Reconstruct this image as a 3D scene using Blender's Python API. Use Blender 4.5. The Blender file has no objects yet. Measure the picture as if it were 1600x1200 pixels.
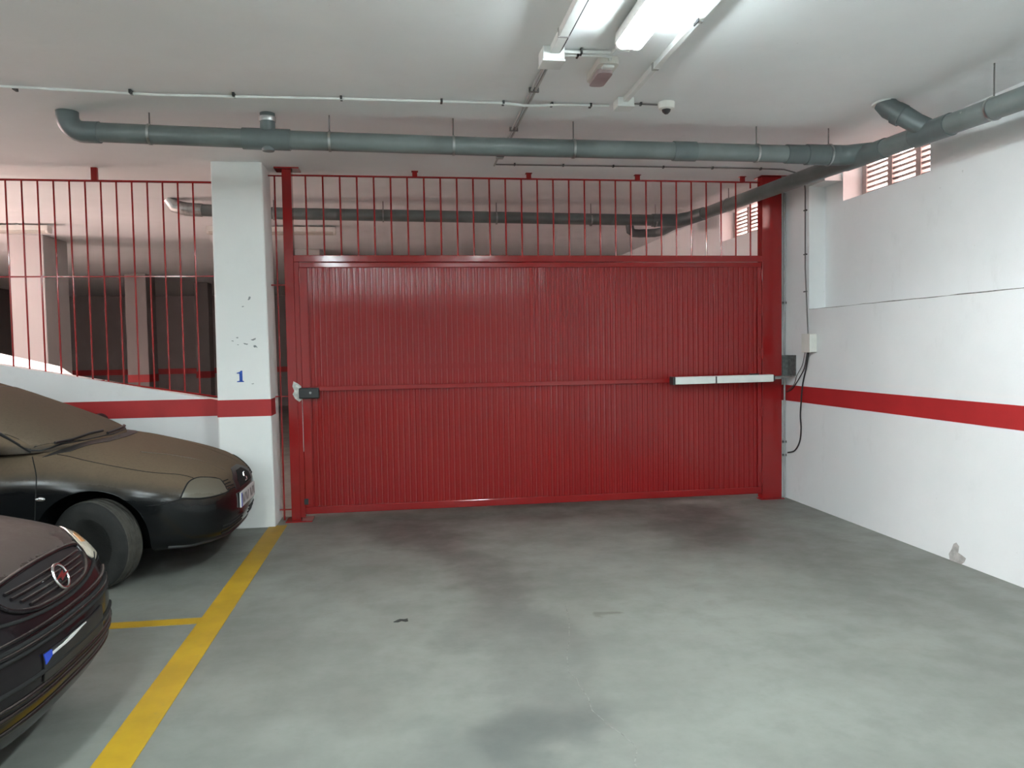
import bpy, bmesh, math, random
from mathutils import Vector, Matrix
from mathutils.bvhtree import BVHTree
random.seed(7)
scene = bpy.context.scene
COL = scene.collection

# ------------------------------------------------------------------ camera
PITCH, ROLL, YAW, FPX = .0458, -.0165, .1436, 1203.1
def camera():
    fw = Vector((math.sin(YAW)*math.cos(PITCH), math.cos(YAW)*math.cos(PITCH), -math.sin(PITCH)))
    rt = Vector((math.cos(YAW), -math.sin(YAW), 0)); up = rt.cross(fw)
    c, s = math.cos(ROLL), math.sin(ROLL)
    r2 = c*rt + s*up; u2 = -s*rt + c*up
    cd = bpy.data.cameras.new('camera'); cd.sensor_width = 36; cd.lens = FPX/1600*36
    cd.clip_start = .05; cd.clip_end = 200
    o = bpy.data.objects.new('camera', cd); COL.objects.link(o)
    m = Matrix((r2, u2, -fw)).transposed().to_4x4(); m.translation = Vector((0, 0, 1.5))
    o.matrix_world = m
    scene.camera = o
camera()

# ------------------------------------------------------------------ sky, sun, exposure
SKY = (1.0, .70, .66)
SKY_STRENGTH = 9.8
SUN_STRENGTH = 8.0
LAMP_STRENGTH = 58.0
EXPOSURE = 1.43
w = bpy.data.worlds.new('sky'); scene.world = w; w.use_nodes = True
bg = w.node_tree.nodes['Background']; bg.inputs[0].default_value = (*SKY, 1); bg.inputs[1].default_value = SKY_STRENGTH
sd = bpy.data.lights.new('sun', 'SUN'); sd.energy = SUN_STRENGTH; sd.angle = .01; sd.color = (1.0, .86, .80)
so = bpy.data.objects.new('sun', sd); COL.objects.link(so)
so.rotation_euler = Vector((.7, .6, -.75)).to_track_quat('-Z', 'Y').to_euler(); so.location = (-12, 4, 9)
vs = scene.view_settings
vs.view_transform = 'Standard'; vs.look = 'None'; vs.gamma = 1; vs.use_curve_mapping = False; vs.exposure = EXPOSURE

# ------------------------------------------------------------------ materials
MATS = {}
def nodes(name):
    m = bpy.data.materials.new(name); m.use_nodes = True
    nt = m.node_tree; return m, nt, nt.nodes['Principled BSDF']
def N(nt, t, **kw):
    n = nt.nodes.new(t)
    for k, v in kw.items(): setattr(n, k, v)
    return n
def noise(nt, scale, detail=3, rough=.55, vec=None):
    n = N(nt, 'ShaderNodeTexNoise'); n.inputs['Scale'].default_value = scale
    n.inputs['Detail'].default_value = detail; n.inputs['Roughness'].default_value = rough
    if vec is not None: nt.links.new(vec, n.inputs['Vector'])
    return n.outputs['Fac']
def ramp(nt, fac, a, b, lo=0., hi=1.):
    n = N(nt, 'ShaderNodeMapRange'); n.clamp = True; n.interpolation_type = 'SMOOTHSTEP'
    nt.links.new(fac, n.inputs['Value'])
    for i, v in enumerate((a, b, lo, hi)): n.inputs[i+1].default_value = v
    return n.outputs[0]
def math_(nt, op, a, b=None):
    n = N(nt, 'ShaderNodeMath', operation=op)
    for i, v in enumerate((a, b)):
        if v is None: continue
        if isinstance(v, (int, float)): n.inputs[i].default_value = v
        else: nt.links.new(v, n.inputs[i])
    return n.outputs[0]
def mix(nt, fac, a, b, mode='MIX'):
    n = N(nt, 'ShaderNodeMix', data_type='RGBA', blend_type=mode)
    for i, v in ((0, fac), (6, a), (7, b)):
        if isinstance(v, (int, float)): n.inputs[i].default_value = v
        elif isinstance(v, tuple): n.inputs[i].default_value = (*v, 1) if len(v) == 3 else v
        else: nt.links.new(v, n.inputs[i])
    return n.outputs[2]
def pos(nt): return N(nt, 'ShaderNodeNewGeometry').outputs['Position']
def bump(nt, bsdf, h, strength, dist=.01):
    n = N(nt, 'ShaderNodeBump'); n.inputs['Strength'].default_value = strength; n.inputs['Distance'].default_value = dist
    nt.links.new(h, n.inputs['Height']); nt.links.new(n.outputs[0], bsdf.inputs['Normal'])
def pmat(name, col, rough=.5, metal=0., var=.12, scale=6., bmp=0., bscale=60., coat=0., spec=.5, alpha=None):
    if name in MATS: return MATS[name]
    m, nt, b = nodes(name)
    p = pos(nt)
    dark = tuple(c*(1-var) for c in col); lite = tuple(min(1, c*(1+var)) for c in col)
    nt.links.new(mix(nt, ramp(nt, noise(nt, scale, 4, vec=p), .3, .7), dark, lite), b.inputs['Base Color'])
    b.inputs['Roughness'].default_value = rough; b.inputs['Metallic'].default_value = metal
    b.inputs['Coat Weight'].default_value = coat; b.inputs['Coat Roughness'].default_value = .08
    b.inputs['Specular IOR Level'].default_value = spec
    if bmp: bump(nt, b, noise(nt, bscale, 3, vec=p), bmp)
    MATS[name] = m; return m
def emat(name, col, strength):
    m, nt, b = nodes(name)
    b.inputs['Base Color'].default_value = (.9, .9, .9, 1)
    b.inputs['Emission Color'].default_value = (*col, 1); b.inputs['Emission Strength'].default_value = strength
    MATS[name] = m; return m

def wall_mat(name, col, smudge=.25):
    m, nt, b = nodes(name); p = pos(nt)
    big = ramp(nt, noise(nt, .9, 5, .6, p), .35, .75)
    c = mix(nt, big, tuple(x*.93 for x in col), col)
    sm = N(nt, 'ShaderNodeMapping'); sm.inputs['Scale'].default_value = (1, 1.6, .8); nt.links.new(p, sm.inputs[0])
    s = ramp(nt, noise(nt, 2.3, 6, .7, sm.outputs[0]), .56, .80, 0, smudge)
    c = mix(nt, s, c, (.46, .45, .43))
    sp = ramp(nt, noise(nt, 26, 2, .5, p), .76, .82, 0, .35)
    c = mix(nt, sp, c, (.42, .41, .39))
    nt.links.new(c, b.inputs['Base Color']); b.inputs['Roughness'].default_value = .75
    h = math_(nt, 'ADD', noise(nt, 5, 3, .5, p), math_(nt, 'MULTIPLY', noise(nt, 70, 3, .5, p), .25))
    bump(nt, b, h, .25, .008)
    MATS[name] = m; return m
WHITE = wall_mat('white_wall_paint', (.84, .85, .85))
COLPAINT = wall_mat('column_paint', (.90, .91, .89), .12)
CEIL = wall_mat('ceiling_paint', (.86, .87, .87), .10)
FARSHADED = wall_mat('shaded_far_wall_paint', (.28, .26, .25), .3)  # wall paint darkened in colour to stand in for the unlit far zone
MIDSHADED = wall_mat('dimmed_column_paint', (.52, .50, .49), .2)  # paint colour lowered to take brightness off the daylit column
STRIPE = pmat('red_stripe_paint', (.42, .018, .020), .55, var=.10, scale=3)
def gate_red():
    m, nt, b = nodes('gate_red_paint'); p = pos(nt)
    c = mix(nt, ramp(nt, noise(nt, 1.2, 4, .6, p), .3, .7), (.26, .012, .013), (.285, .013, .013))
    c = mix(nt, ramp(nt, noise(nt, 14, 4, .7, p), .64, .85, 0, .12), c, (.25, .06, .055))
    nt.links.new(c, b.inputs['Base Color'])
    nt.links.new(ramp(nt, noise(nt, 9, 3, .6, p), .3, .7, .08, .14), b.inputs['Roughness'])
    b.inputs['Specular IOR Level'].default_value = .45
    MATS['gate'] = m; return m
RED = gate_red()
PIPE = pmat('grey_pvc_pipe', (.150, .172, .168), .38, var=.18, scale=3, bmp=.03)
PIPEFIT = pmat('grey_pvc_fitting', (.118, .140, .140), .42, var=.15, scale=4)
STEEL = pmat('galvanised_steel', (.42, .43, .42), .35, 1., var=.2, scale=20)
RODM = pmat('dull_steel_rod', (.16, .15, .145), .5, .6)
PVC = pmat('white_pvc', (.72, .73, .71), .45, var=.06)
PVCG = pmat('grey_conduit', (.40, .39, .38), .5, var=.12, scale=9)
CLIP = pmat('black_plastic', (.02, .02, .021), .45)
IVORY = pmat('ivory_plastic', (.70, .69, .64), .5, var=.08)
LENS = emat('lit_diffuser', (.84, .97, 1.0), LAMP_STRENGTH)
LENSOFF = pmat('unlit_diffuser', (.50, .47, .42), .4)
EMLENS = pmat('pinkish_lens', (.42, .34, .34), .3)
LOUVRE = pmat('louvre_concrete', (.50, .42, .40), .8, var=.15, bmp=.1)
BLUE = pmat('blue_paint', (.012, .075, .42), .6, var=.15, scale=40)
SCUFF = pmat('scuff_grey', (.28, .30, .30), .8, var=.3, scale=60)
PEEL = pmat('bare_plaster', (.42, .40, .38), .9, var=.2, scale=20, bmp=.3)
LEAFM = pmat('dry_leaf_black', (.022, .022, .02), .7)
CRACK = pmat('crack_dirt', (.22, .22, .20), .95, var=.3, scale=30)
def yellow():
    m, nt, b = nodes('yellow_road_paint'); p = pos(nt)
    c = mix(nt, ramp(nt, noise(nt, 2.2, 5, .6, p), .3, .75), (.38, .225, .012), (.52, .315, .014))
    c = mix(nt, ramp(nt, noise(nt, 9, 6, .75, p), .57, .75, 0, .6), c, (.27, .21, .09))
    nt.links.new(c, b.inputs['Base Color']); b.inputs['Roughness'].default_value = .6
    MATS['yellow'] = m; return m
YELLOW = yellow()
def floor_mat():
    m, nt, b = nodes('worn_concrete_floor'); p = pos(nt)
    n1 = noise(nt, .8, 6, .62, p); n2 = noise(nt, 3.5, 6, .65, p); n3 = noise(nt, 30, 4, .6, p)
    c = mix(nt, ramp(nt, n1, .32, .70), (.165, .168, .150), (.230, .236, .212))
    c = mix(nt, ramp(nt, n2, .48, .74, 0, .55), c, (.175, .175, .158))
    c = mix(nt, ramp(nt, n3, .55, .78, 0, .25), c, (.155, .155, .142))
    # tyre-grime stains, and darker patches beneath the cars, with ragged outlines
    wob = N(nt, 'ShaderNodeTexNoise'); wob.inputs['Scale'].default_value = 2.0; wob.inputs['Detail'].default_value = 5
    nt.links.new(p, wob.inputs['Vector'])
    off = N(nt, 'ShaderNodeVectorMath', operation='MULTIPLY_ADD')
    nt.links.new(wob.outputs['Color'], off.inputs[0]); off.inputs[1].default_value = (.9, .9, 0); off.inputs[2].default_value = (-.45, -.45, 0)
    pw = N(nt, 'ShaderNodeVectorMath', operation='ADD'); nt.links.new(p, pw.inputs[0]); nt.links.new(off.outputs[0], pw.inputs[1])
    for cx, cy, rx, ry, ang, st, colr in (
        (.12, 6.2, .42, 1.0, .35, 0.74, (0.083, 0.072, 0.065)),
        (.50, 5.0, .30, 1.2, .18, 0.61, (0.104, 0.097, 0.088)),
        (.55, 3.7, .34, 1.2, .0, 0.54, (0.119, 0.119, 0.108)),
        (.50, 2.75, .22, .42, -.15, 0.81, (0.097, 0.104, 0.095)),
        (.15, 2.7, .30, .40, .3, 0.47, (0.122, 0.130, 0.119)),
        (2.45, 6.1, .50, 1.2, -.25, 0.74, (0.086, 0.078, 0.071)),
        (1.5, 6.9, 2.4, .55, 0, 0.68, (0.094, 0.081, 0.073)),
        (2.9, 5.2, .35, 1.0, -.2, 0.41, (0.122, 0.119, 0.108)),
        (1.16, 4.19, .075, .05, 0, 0.68, (0.108, 0.101, 0.086)),
        (-.35, 3.3, .5, .22, .2, 0.41, (0.137, 0.137, 0.122)),
        (-.2, 2.5, .6, .2, -.1, 0.47, (0.130, 0.137, 0.122)),
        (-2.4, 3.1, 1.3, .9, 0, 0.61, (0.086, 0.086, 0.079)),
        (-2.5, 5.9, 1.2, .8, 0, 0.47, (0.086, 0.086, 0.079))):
        mp = N(nt, 'ShaderNodeMapping'); mp.vector_type = 'TEXTURE'
        mp.inputs['Location'].default_value = (cx, cy, 0); mp.inputs['Rotation'].default_value = (0, 0, ang); mp.inputs['Scale'].default_value = (rx, ry, 1)
        nt.links.new(pw.outputs[0], mp.inputs[0])
        ln = N(nt, 'ShaderNodeVectorMath', operation='LENGTH'); nt.links.new(mp.outputs[0], ln.inputs[0])
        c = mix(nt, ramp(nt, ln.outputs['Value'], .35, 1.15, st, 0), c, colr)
    wp = ramp(nt, noise(nt, 11, 5, .8, p), .68, .78, 0, .35)
    c = mix(nt, wp, c, (.36, .36, .335))
    nt.links.new(c, b.inputs['Base Color'])
    nt.links.new(ramp(nt, n2, .3, .7, .42, .62), b.inputs['Roughness']); b.inputs['Specular IOR Level'].default_value = .4
    h = math_(nt, 'ADD', n2, math_(nt, 'MULTIPLY', n3, .4)); bump(nt, b, h, .12, .006)
    MATS['floor'] = m; return m
FLOOR = floor_mat()

# ------------------------------------------------------------------ mesh helpers
ORIGIN = {}
class MB:
    def __init__(self): self.bm = bmesh.new()
    def box(self, x0, x1, y0, y1, z0, z1, bev=0., rot=None):
        r = bmesh.ops.create_cube(self.bm, size=1)
        vs_ = r['verts']
        for v in vs_:
            v.co = Vector(((x0+x1)/2+v.co.x*(x1-x0), (y0+y1)/2+v.co.y*(y1-y0), (z0+z1)/2+v.co.z*(z1-z0)))
        if rot: bmesh.ops.rotate(self.bm, verts=vs_, cent=Vector(((x0+x1)/2, (y0+y1)/2, (z0+z1)/2)), matrix=rot)
        if bev:
            es = list({e for v in vs_ for e in v.link_edges})
            bmesh.ops.bevel(self.bm, geom=es, offset=bev, segments=2, affect='EDGES', profile=.5)
        return self
    def prism(self, poly, axis, a, b):
        """poly: 2-D outline, extruded along axis between a and b (axis Y: (x,z); Z: (x,y); X: (y,z))"""
        f = {'Y': lambda p, t: (p[0], t, p[1]), 'Z': lambda p, t: (p[0], p[1], t), 'X': lambda p, t: (t, p[0], p[1])}[axis]
        lo = [self.bm.verts.new(f(p, a)) for p in poly]; hi = [self.bm.verts.new(f(p, b)) for p in poly]
        fs = [self.bm.faces.new(lo), self.bm.faces.new(hi[::-1])]
        n = len(poly)
        for i in range(n): fs.append(self.bm.faces.new((lo[i], hi[i], hi[(i+1) % n], lo[(i+1) % n])))
        return self
    def tube(self, path, r, seg=10, cap=True):
        P = [Vector(p) for p in path]; rs = r if isinstance(r, (list, tuple)) else [r]*len(P)
        rings = []; prev = None
        for i, p in enumerate(P):
            d = ((P[min(i+1, len(P)-1)]-p).normalized() + (p-P[max(i-1, 0)]).normalized())
            if d.length < 1e-6: d = P[min(i+1, len(P)-1)]-P[max(i-1, 0)]
            d.normalize()
            if prev is None:
                a = Vector((0, 0, 1)) if abs(d.z) < .9 else Vector((1, 0, 0)); u = d.cross(a).normalized()
            else: u = (prev - d*prev.dot(d)).normalized()
            v = d.cross(u); prev = u
            k = 1.0
            if 0 < i < len(P)-1:
                t = (P[i+1]-p).normalized(); k = 1/max(.5, t.dot(d))
            rings.append([self.bm.verts.new(p + rs[i]*k**.5*(math.cos(q)*u + math.sin(q)*v)) for q in [2*math.pi*j/seg for j in range(seg)]])
        for A, B in zip(rings, rings[1:]):
            for j in range(seg): self.bm.faces.new((A[j], A[(j+1) % seg], B[(j+1) % seg], B[j]))
        if cap: self.bm.faces.new(rings[0][::-1]); self.bm.faces.new(rings[-1])
        return self
    def lathe(self, prof, centre, axis=(0, 0, 1), seg=24):
        """prof: (radius, height) pairs along axis"""
        ax = Vector(axis).normalized(); a = Vector((0, 0, 1)) if abs(ax.z) < .9 else Vector((1, 0, 0))
        u = ax.cross(a).normalized(); v = ax.cross(u); c = Vector(centre); rings = []
        for r, h in prof:
            if r < 1e-6: rings.append([self.bm.verts.new(c+ax*h)])
            else: rings.append([self.bm.verts.new(c+ax*h+r*(math.cos(q)*u+math.sin(q)*v)) for q in [2*math.pi*j/seg for j in range(seg)]])
        for A, B in zip(rings, rings[1:]):
            for j in range(seg):
                k = (j+1) % seg
                if len(A) == 1 and len(B) == 1: continue
                if len(A) == 1: self.bm.faces.new((A[0], B[j], B[k]))
                elif len(B) == 1: self.bm.faces.new((A[j], A[k], B[0]))
                else: self.bm.faces.new((A[j], A[k], B[k], B[j]))
        for R in (rings[0], rings[-1]):
            if len(R) > 1:
                try: self.bm.faces.new(R)
                except ValueError: pass
        return self
    def build(self, name, mat, parent=None, smooth=None, world=True):
        bmesh.ops.recalc_face_normals(self.bm, faces=self.bm.faces)
        if parent is None:
            xs = [v.co for v in self.bm.verts]
            c = Vector(((min(v.x for v in xs)+max(v.x for v in xs))/2, (min(v.y for v in xs)+max(v.y for v in xs))/2, min(v.z for v in xs)))
        else: c = ORIGIN[parent.name] if world else Vector((0, 0, 0))
        bmesh.ops.translate(self.bm, verts=self.bm.verts, vec=-c)
        me = bpy.data.meshes.new(name); self.bm.to_mesh(me); self.bm.free()
        me.materials.append(mat)
        if smooth:
            for p in me.polygons: p.use_smooth = True
            me.set_sharp_from_angle(angle=math.radians(smooth))
        o = bpy.data.objects.new(name, me); COL.objects.link(o)
        if parent is None: o.location = c
        else: o.parent = parent
        ORIGIN[o.name] = c
        return o
def tag(o, label=None, cat=None, group=None, kind=None):
    for k, v in (('label', label), ('category', cat), ('group', group), ('kind', kind)):
        if v: o[k] = v
    return o
def thing(name, loc, label, cat, group=None, kind=None):
    o = bpy.data.objects.new(name, None); COL.objects.link(o); o.location = loc; o.empty_display_size = .1
    ORIGIN[o.name] = Vector(loc)
    return tag(o, label, cat, group, kind)
def share(src, name, parent, loc, rot=None):
    o = bpy.data.objects.new(name, src.data); COL.objects.link(o); o.parent = parent
    o.location = Vector(loc) - (ORIGIN[parent.name] if parent else Vector())
    if rot: o.rotation_euler = rot
    return o
def arc(c, r, a0, a1, n, plane):
    out = []
    for i in range(n+1):
        a = a0+(a1-a0)*i/n; u, v = r*math.cos(a), r*math.sin(a)
        out.append({'XZ': (c[0]+u, c[1], c[2]+v), 'XY': (c[0]+u, c[1]+v, c[2]), 'YZ': (c[0], c[1]+u, c[2]+v)}[plane])
    return out

ZC = 3.105
# ================================================================== setting
m = MB().box(-9.2, 4.2, -9.2, 22.4, -.2, 0)
floor = tag(m.build('floor', FLOOR), 'worn grey concrete garage floor with tyre stains', 'floor', kind='structure')
def flat(poly, name, mat, parent, z0=-.004, z1=.003):
    return MB().prism(poly, 'Z', z0, z1).build(name, mat, parent)
def quad(a, b, wd):
    d = Vector((b[0]-a[0], b[1]-a[1])).normalized(); n = Vector((-d.y, d.x))*wd/2
    return [(a[0]+n.x, a[1]+n.y), (b[0]+n.x, b[1]+n.y), (b[0]-n.x, b[1]-n.y), (a[0]-n.x, a[1]-n.y)]
flat([(-1.151, 6.84), (-1.003, 6.84), (-1.003, -8.9), (-1.151, -8.9)], 'painted_line', YELLOW, floor)
flat([(-6.2, 4.585), (-1.1505, 4.525), (-1.1505, 4.43), (-6.2, 4.49)], 'painted_line', YELLOW, floor)
flat([(-6.2, 2.065), (-1.1505, 2.005), (-1.1505, 1.91), (-6.2, 1.97)], 'painted_line', YELLOW, floor)
ck = [(.93, 4.45), (.90, 4.15), (.85, 3.92), (.828, 3.813), (.775, 3.64), (.752, 3.50), (.737, 3.431), (.76, 3.35), (.754, 3.29), (.765, 3.16), (.752, 3.044), (.775, 2.96), (.784, 2.911), (.812, 2.85), (.821, 2.817), (.842, 2.74), (.834, 2.695), (.802, 2.62), (.80, 2.45), (.83, 2.3)]
hw = [random.uniform(.0008, .003) for _ in ck]
flat([(x-h, y) for (x, y), h in zip(ck, hw)]+[(x+h, y) for (x, y), h in zip(ck[::-1], hw[::-1])], 'crack', CRACK, floor, -.003, .0012)

m = MB()
for b in ((-9.2, 4.2, -9.2, 7.2), (-5.2, 4.2, 7.2, 9.2), (-9.2, 4.2, 9.2, 22.4)): m.box(b[0], b[1], b[2], b[3], ZC, ZC+.25)
tag(m.build('ceiling', CEIL), 'low pale painted concrete ceiling', 'ceiling', kind='structure')

# right wall: protruding lower half, recessed upper half with two louvred openings
WIN = ((5.2, 6.32), (7.83, 8.95))
m = MB().box(3.71, 4.2, -9.2, 22.4, 0, 1.815)
m.box(3.87, 4.2, -9.2, 6.6, 1.815, 2.745).box(3.71, 4.2, 6.6, 7.3, 1.815, ZC).box(3.87, 4.2, 7.3, 22.4, 1.815, 2.745)
m.box(3.87, 4.2, -9.2, 5.2, 2.745, ZC).box(3.87, 4.2, 6.32, 6.6, 2.745, ZC).box(3.87, 4.2, 7.3, 7.83, 2.745, ZC).box(3.87, 4.2, 8.95, 22.4, 2.745, ZC)
m.box(3.71, 3.87, 6.34, 6.6, 2.925, ZC)
m.box(3.646, 3.71, 7.06, 7.3, 0, ZC)
wr = tag(m.build('wall_right', WHITE), 'white painted wall with a ledge and red stripe on the right', 'wall', kind='structure')
MB().box(3.707, 3.712, -9, 7.058, .9545, 1.105).build('painted_stripe', STRIPE, wr)
MB().box(3.647, 3.7065, 7.057, 7.061, .9545, 1.105).build('painted_stripe', STRIPE, wr)
MB().box(3.707, 3.712, 7.301, 22.1, .9545, 1.105).build('painted_stripe', STRIPE, wr)
pe = [(4.75, .0), (4.76, .04), (4.735, .075), (4.715, .12), (4.69, .135), (4.665, .115), (4.672, .07), (4.63, .06), (4.60, .05), (4.615, .02), (4.64, .0)]
MB().prism(pe, 'X', 3.7075, 3.712).build('peeled_patch', PEEL, wr)
MB().tube([(3.7105, y, 1.8145+random.uniform(-.002, .002)) for y in [6.6-.12*i for i in range(0, 80)]], [random.uniform(.0012, .0045) for i in range(80)], 6).build('ledge_crack', CRACK, wr)
for k, (y0, y1) in enumerate(WIN):
    wd = tag(thing('window_%d' % (k+1), (4.07, (y0+y1)/2, 2.745),
        ('louvred concrete vent window high in the right wall before the gate', 'louvred concrete vent window high in the right wall beyond the gate')[k], 'window'), kind='structure')
    p0 = None
    for i in range(4):
        y = y0 + (y1-y0-.06)*i/3
        MB().box(4.05, 4.13, y, y+.06, 2.7455, ZC-.0005, .004).build('mullion', LOUVRE, wd)
    rot = Matrix.Rotation(math.radians(-9), 3, 'Y')
    for i in range(3):
        ya = y0+.06+(y1-y0-.06)*i/3; yb = y0+(y1-y0-.06)*(i+1)/3
        for j in range(8):
            z = 2.757+.0435*j
            MB().box(4.06, 4.12, ya-.002, yb+.002, z, z+.020, .003, rot).build('louvre_slat', LOUVRE, wd)

# low wall left of the column with a ramp-following top
def ztop(x): return 1.093-(x+1.59)*.196
m = MB().prism([(-9.2, 0), (-1.5, 0), (-1.5, 1.075), (-9.2, ztop(-9.2))], 'Y', 7.04, 7.19)
wf = tag(m.build('wall_front', WHITE), 'low white wall with sloping top and red stripe behind the black hatchback', 'wall', kind='structure')
xs_ = -1.59-(1.105-1.093)/.196
MB().prism([(-9.2, .9545), (-1.5, .9545), (-1.5, 1.0745), (xs_, 1.105), (-9.2, 1.105)], 'Y', 7.037, 7.042).build('painted_stripe', STRIPE, wf)

# column
m = MB()
m.prism([(-1.545, 0), (-1.095, 0), (-1.118, ZC), (-1.532, ZC)], 'Y', 6.80, 7.22)
bmesh.ops.bevel(m.bm, geom=[e for e in m.bm.edges if abs((e.verts[0].co-e.verts[1].co).z) > 1], offset=.012, segments=2, affect='EDGES', profile=.5)
col = tag(m.build('column', COLPAINT), 'white square column with blue number 1 and red band beside the gate', 'column', kind='structure')
def cx(z, s): return (-1.545+.013*z/ZC) if s < 0 else (-1.095-.023*z/ZC)
m = MB().prism([(cx(.96, -1)-.002, .960), (cx(.96, 1)+.002, .960), (cx(1.1, 1)+.002, 1.104), (cx(1.1, -1)-.002, 1.104)], 'Y', 6.798, 7.035)
m.build('red_band', STRIPE, col)
dg = [(-.030, -.047), (.030, -.047), (.030, -.040), (.018, -.036), (.018, .050), (.006, .050), (-.008, .038), (-.030, .032), (-.030, .025), (-.012, .026), (-.008, .022), (-.008, -.036), (-.030, -.040)]
MB().prism([(-1.346+x*.95, 1.302+z) for x, z in dg], 'Y', 6.797, 6.801).build('number', BLUE, col)
for x, z, a, l in ((388, 463, .9, .035), (378, 476, 0, .018), (395, 527, .2, .04), (397, 538, -.5, .035), (383, 534, -.2, .035), (370, 524, .2, .018), (363, 529, 0, .018), (371, 535, .1, .014), (394, 596, 0, .02)):
    X = -1.535+(x-328-(z-255)*.036)/77*.415; Z = 3.1-(z-255)/555*3.03
    pl = [(l*.5*math.cos(t)*(1+.4*math.sin(3*t+x)), l*.22*math.sin(t)*(1+.5*math.cos(2*t+z))) for t in [2*math.pi*i/9 for i in range(9)]]
    c_, s_ = math.cos(a), math.sin(a)
    MB().prism([(X+p*c_-q*s_, Z+p*s_+q*c_) for p, q in pl], 'Y', 6.7985, 6.801).build('scuff', SCUFF, col)

# outer shell
tag(MB().box(-9.4, -9.2, -9.2, 7.2, 0, ZC).build('wall_left', WHITE), 'white painted side wall at the far left of the garage', 'wall', kind='structure')
tag(MB().box(-9.4, 4.2, -9.4, -9.2, 0, ZC).build('wall_rear', WHITE), 'white painted wall behind the viewer', 'wall', kind='structure')
wb = tag(MB().box(-9.4, 4.2, 22.4, 22.6, 0, ZC).build('wall_back', FARSHADED), 'dim wall at the far end beyond the gate', 'wall', kind='structure')
MB().box(-9.2, 4.2, 22.396, 22.402, .9545, 1.105).build('painted_stripe', STRIPE, wb)
tag(MB().box(-9.4, -9.2, 10.6, 22.4, 0, ZC).build('wall_side', FARSHADED), 'dim side wall of the parking area beyond the gate', 'wall', kind='structure')

# ramp with parapet beyond the low wall
rp = MB().prism([(-1.9, 0), (-9.2, 0), (-14, 0), (-14, 2.6), (-9.2, 1.55)], 'Y', 7.19, 9.0)
tag(rp.build('ramp', FLOOR), 'concrete entrance ramp climbing left behind the low wall', 'ramp', kind='structure')
pp = MB().box(-9.2, -5.25, 9.0, 9.15, 2.5, ZC-.001).prism([(-3.0, 0), (-9.2, 0), (-9.2, 2.78), (-3.722, 1.386), (-3.437, 1.171), (-3.0, .86)], 'Y', 9.0, 9.15)  # upper box is an added unseen wall keeping daylight off the far zone
tag(pp.build('parapet_with_light_block', WHITE), 'sunlit white ramp parapet seen through the red bars, with added unseen light-blocking wall', 'wall', kind='structure')

# far columns
def far_column(x0, x1, y0, y1, label):
    c = thing('far_column', ((x0+x1)/2, (y0+y1)/2, 0), label, 'column', 'columns beyond the gate', 'structure')
    MB().box(x0, x1, y0, y1, 0, ZC, .01).build('shaft', FARSHADED if y0 > 12.5 else MIDSHADED, c)
    MB().box(x0-.003, x1+.003, y0-.003, y1+.003, .9545, 1.105).build('red_band', STRIPE, c)
far_column(-5.05, -4.62, 11, 11.75, 'pale column beyond the bars above the black hatchback roof')
far_column(-5.35, -4.95, 16.2, 16.8, 'dim column beyond the bars, left of the narrower one near the white column')
far_column(-4.55, -4.25, 18.2, 18.6, 'narrow dim column beyond the bars just left of the white column')
far_column(-1.62, -1.2, 12.4, 12.9, 'column top showing over the gate header at its left end')

# ================================================================== gate frame (fixed)
gf = thing('barred_portal', (1.33, 7.04, 0), 'red steel gate frame with two posts and a barred panel above the gate', 'portal')
def p(mb, name, mat=RED, par=None, sm=None): return mb.build(name, mat, par, sm)
m = MB().box(-.985, -.905, 6.985, 7.085, .008, ZC-.012, .004); p(m, 'post', RED, gf)
p(MB().box(-.905, -.862, 6.99, 7.03, .03, 2.345, .003), 'door_stop', RED, gf)
p(MB().box(-1.045, -.835, 6.95, 7.12, ZC-.012, ZC-.0005), 'top_plate', RED, gf)
p(MB().box(-1.03, -.80, 6.93, 7.13, .0005, .010), 'base_plate', RED, gf)
p(MB().box(3.446, 3.645, 6.985, 7.085, .008, ZC-.008, .004), 'post', RED, gf)
p(MB().box(3.43, 3.705, 6.96, 7.12, ZC-.008, ZC-.0005), 'top_plate', RED, gf)
p(MB().box(3.42, 3.66, 6.96, 7.056, .0005, .010), 'base_plate', RED, gf)
p(MB().box(-.905, 3.446, 6.985, 7.065, 2.290, 2.350, .005), 'header_beam', RED, gf)
p(MB().box(-.905, 3.446, 7.03, 7.05, 3.045, 3.058), 'top_rail', RED, gf)
b0 = None
k = 0
x = -.79
while x < 3.42:
    if b0 is None:
        b0 = p(MB().tube([(x, 7.04, 2.345), (x, 7.04, 3.05)], .0075, 8), 'bar', RED, gf, 40)
    elif x > 3.30:
        for za, zb2 in ((2.345, 2.845), (2.995, 3.05)): p(MB().tube([(x, 7.04, za), (x, 7.04, zb2)], .0075, 8), 'bar', RED, gf, 40)
    else: share(b0, 'bar', gf, (x-(-.79)+ORIGIN[gf.name].x, ORIGIN[gf.name].y, 0))
    x += .1480
for xt in (.167, 1.204, 2.236, 3.274):
    m = MB().box(xt-.022, xt+.022, 7.03, 7.05, 3.055, ZC-.004).box(xt-.03, xt+.03, 7.015, 7.065, ZC-.006, ZC-.0005); p(m, 'ceiling_bracket', RED, gf)

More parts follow.
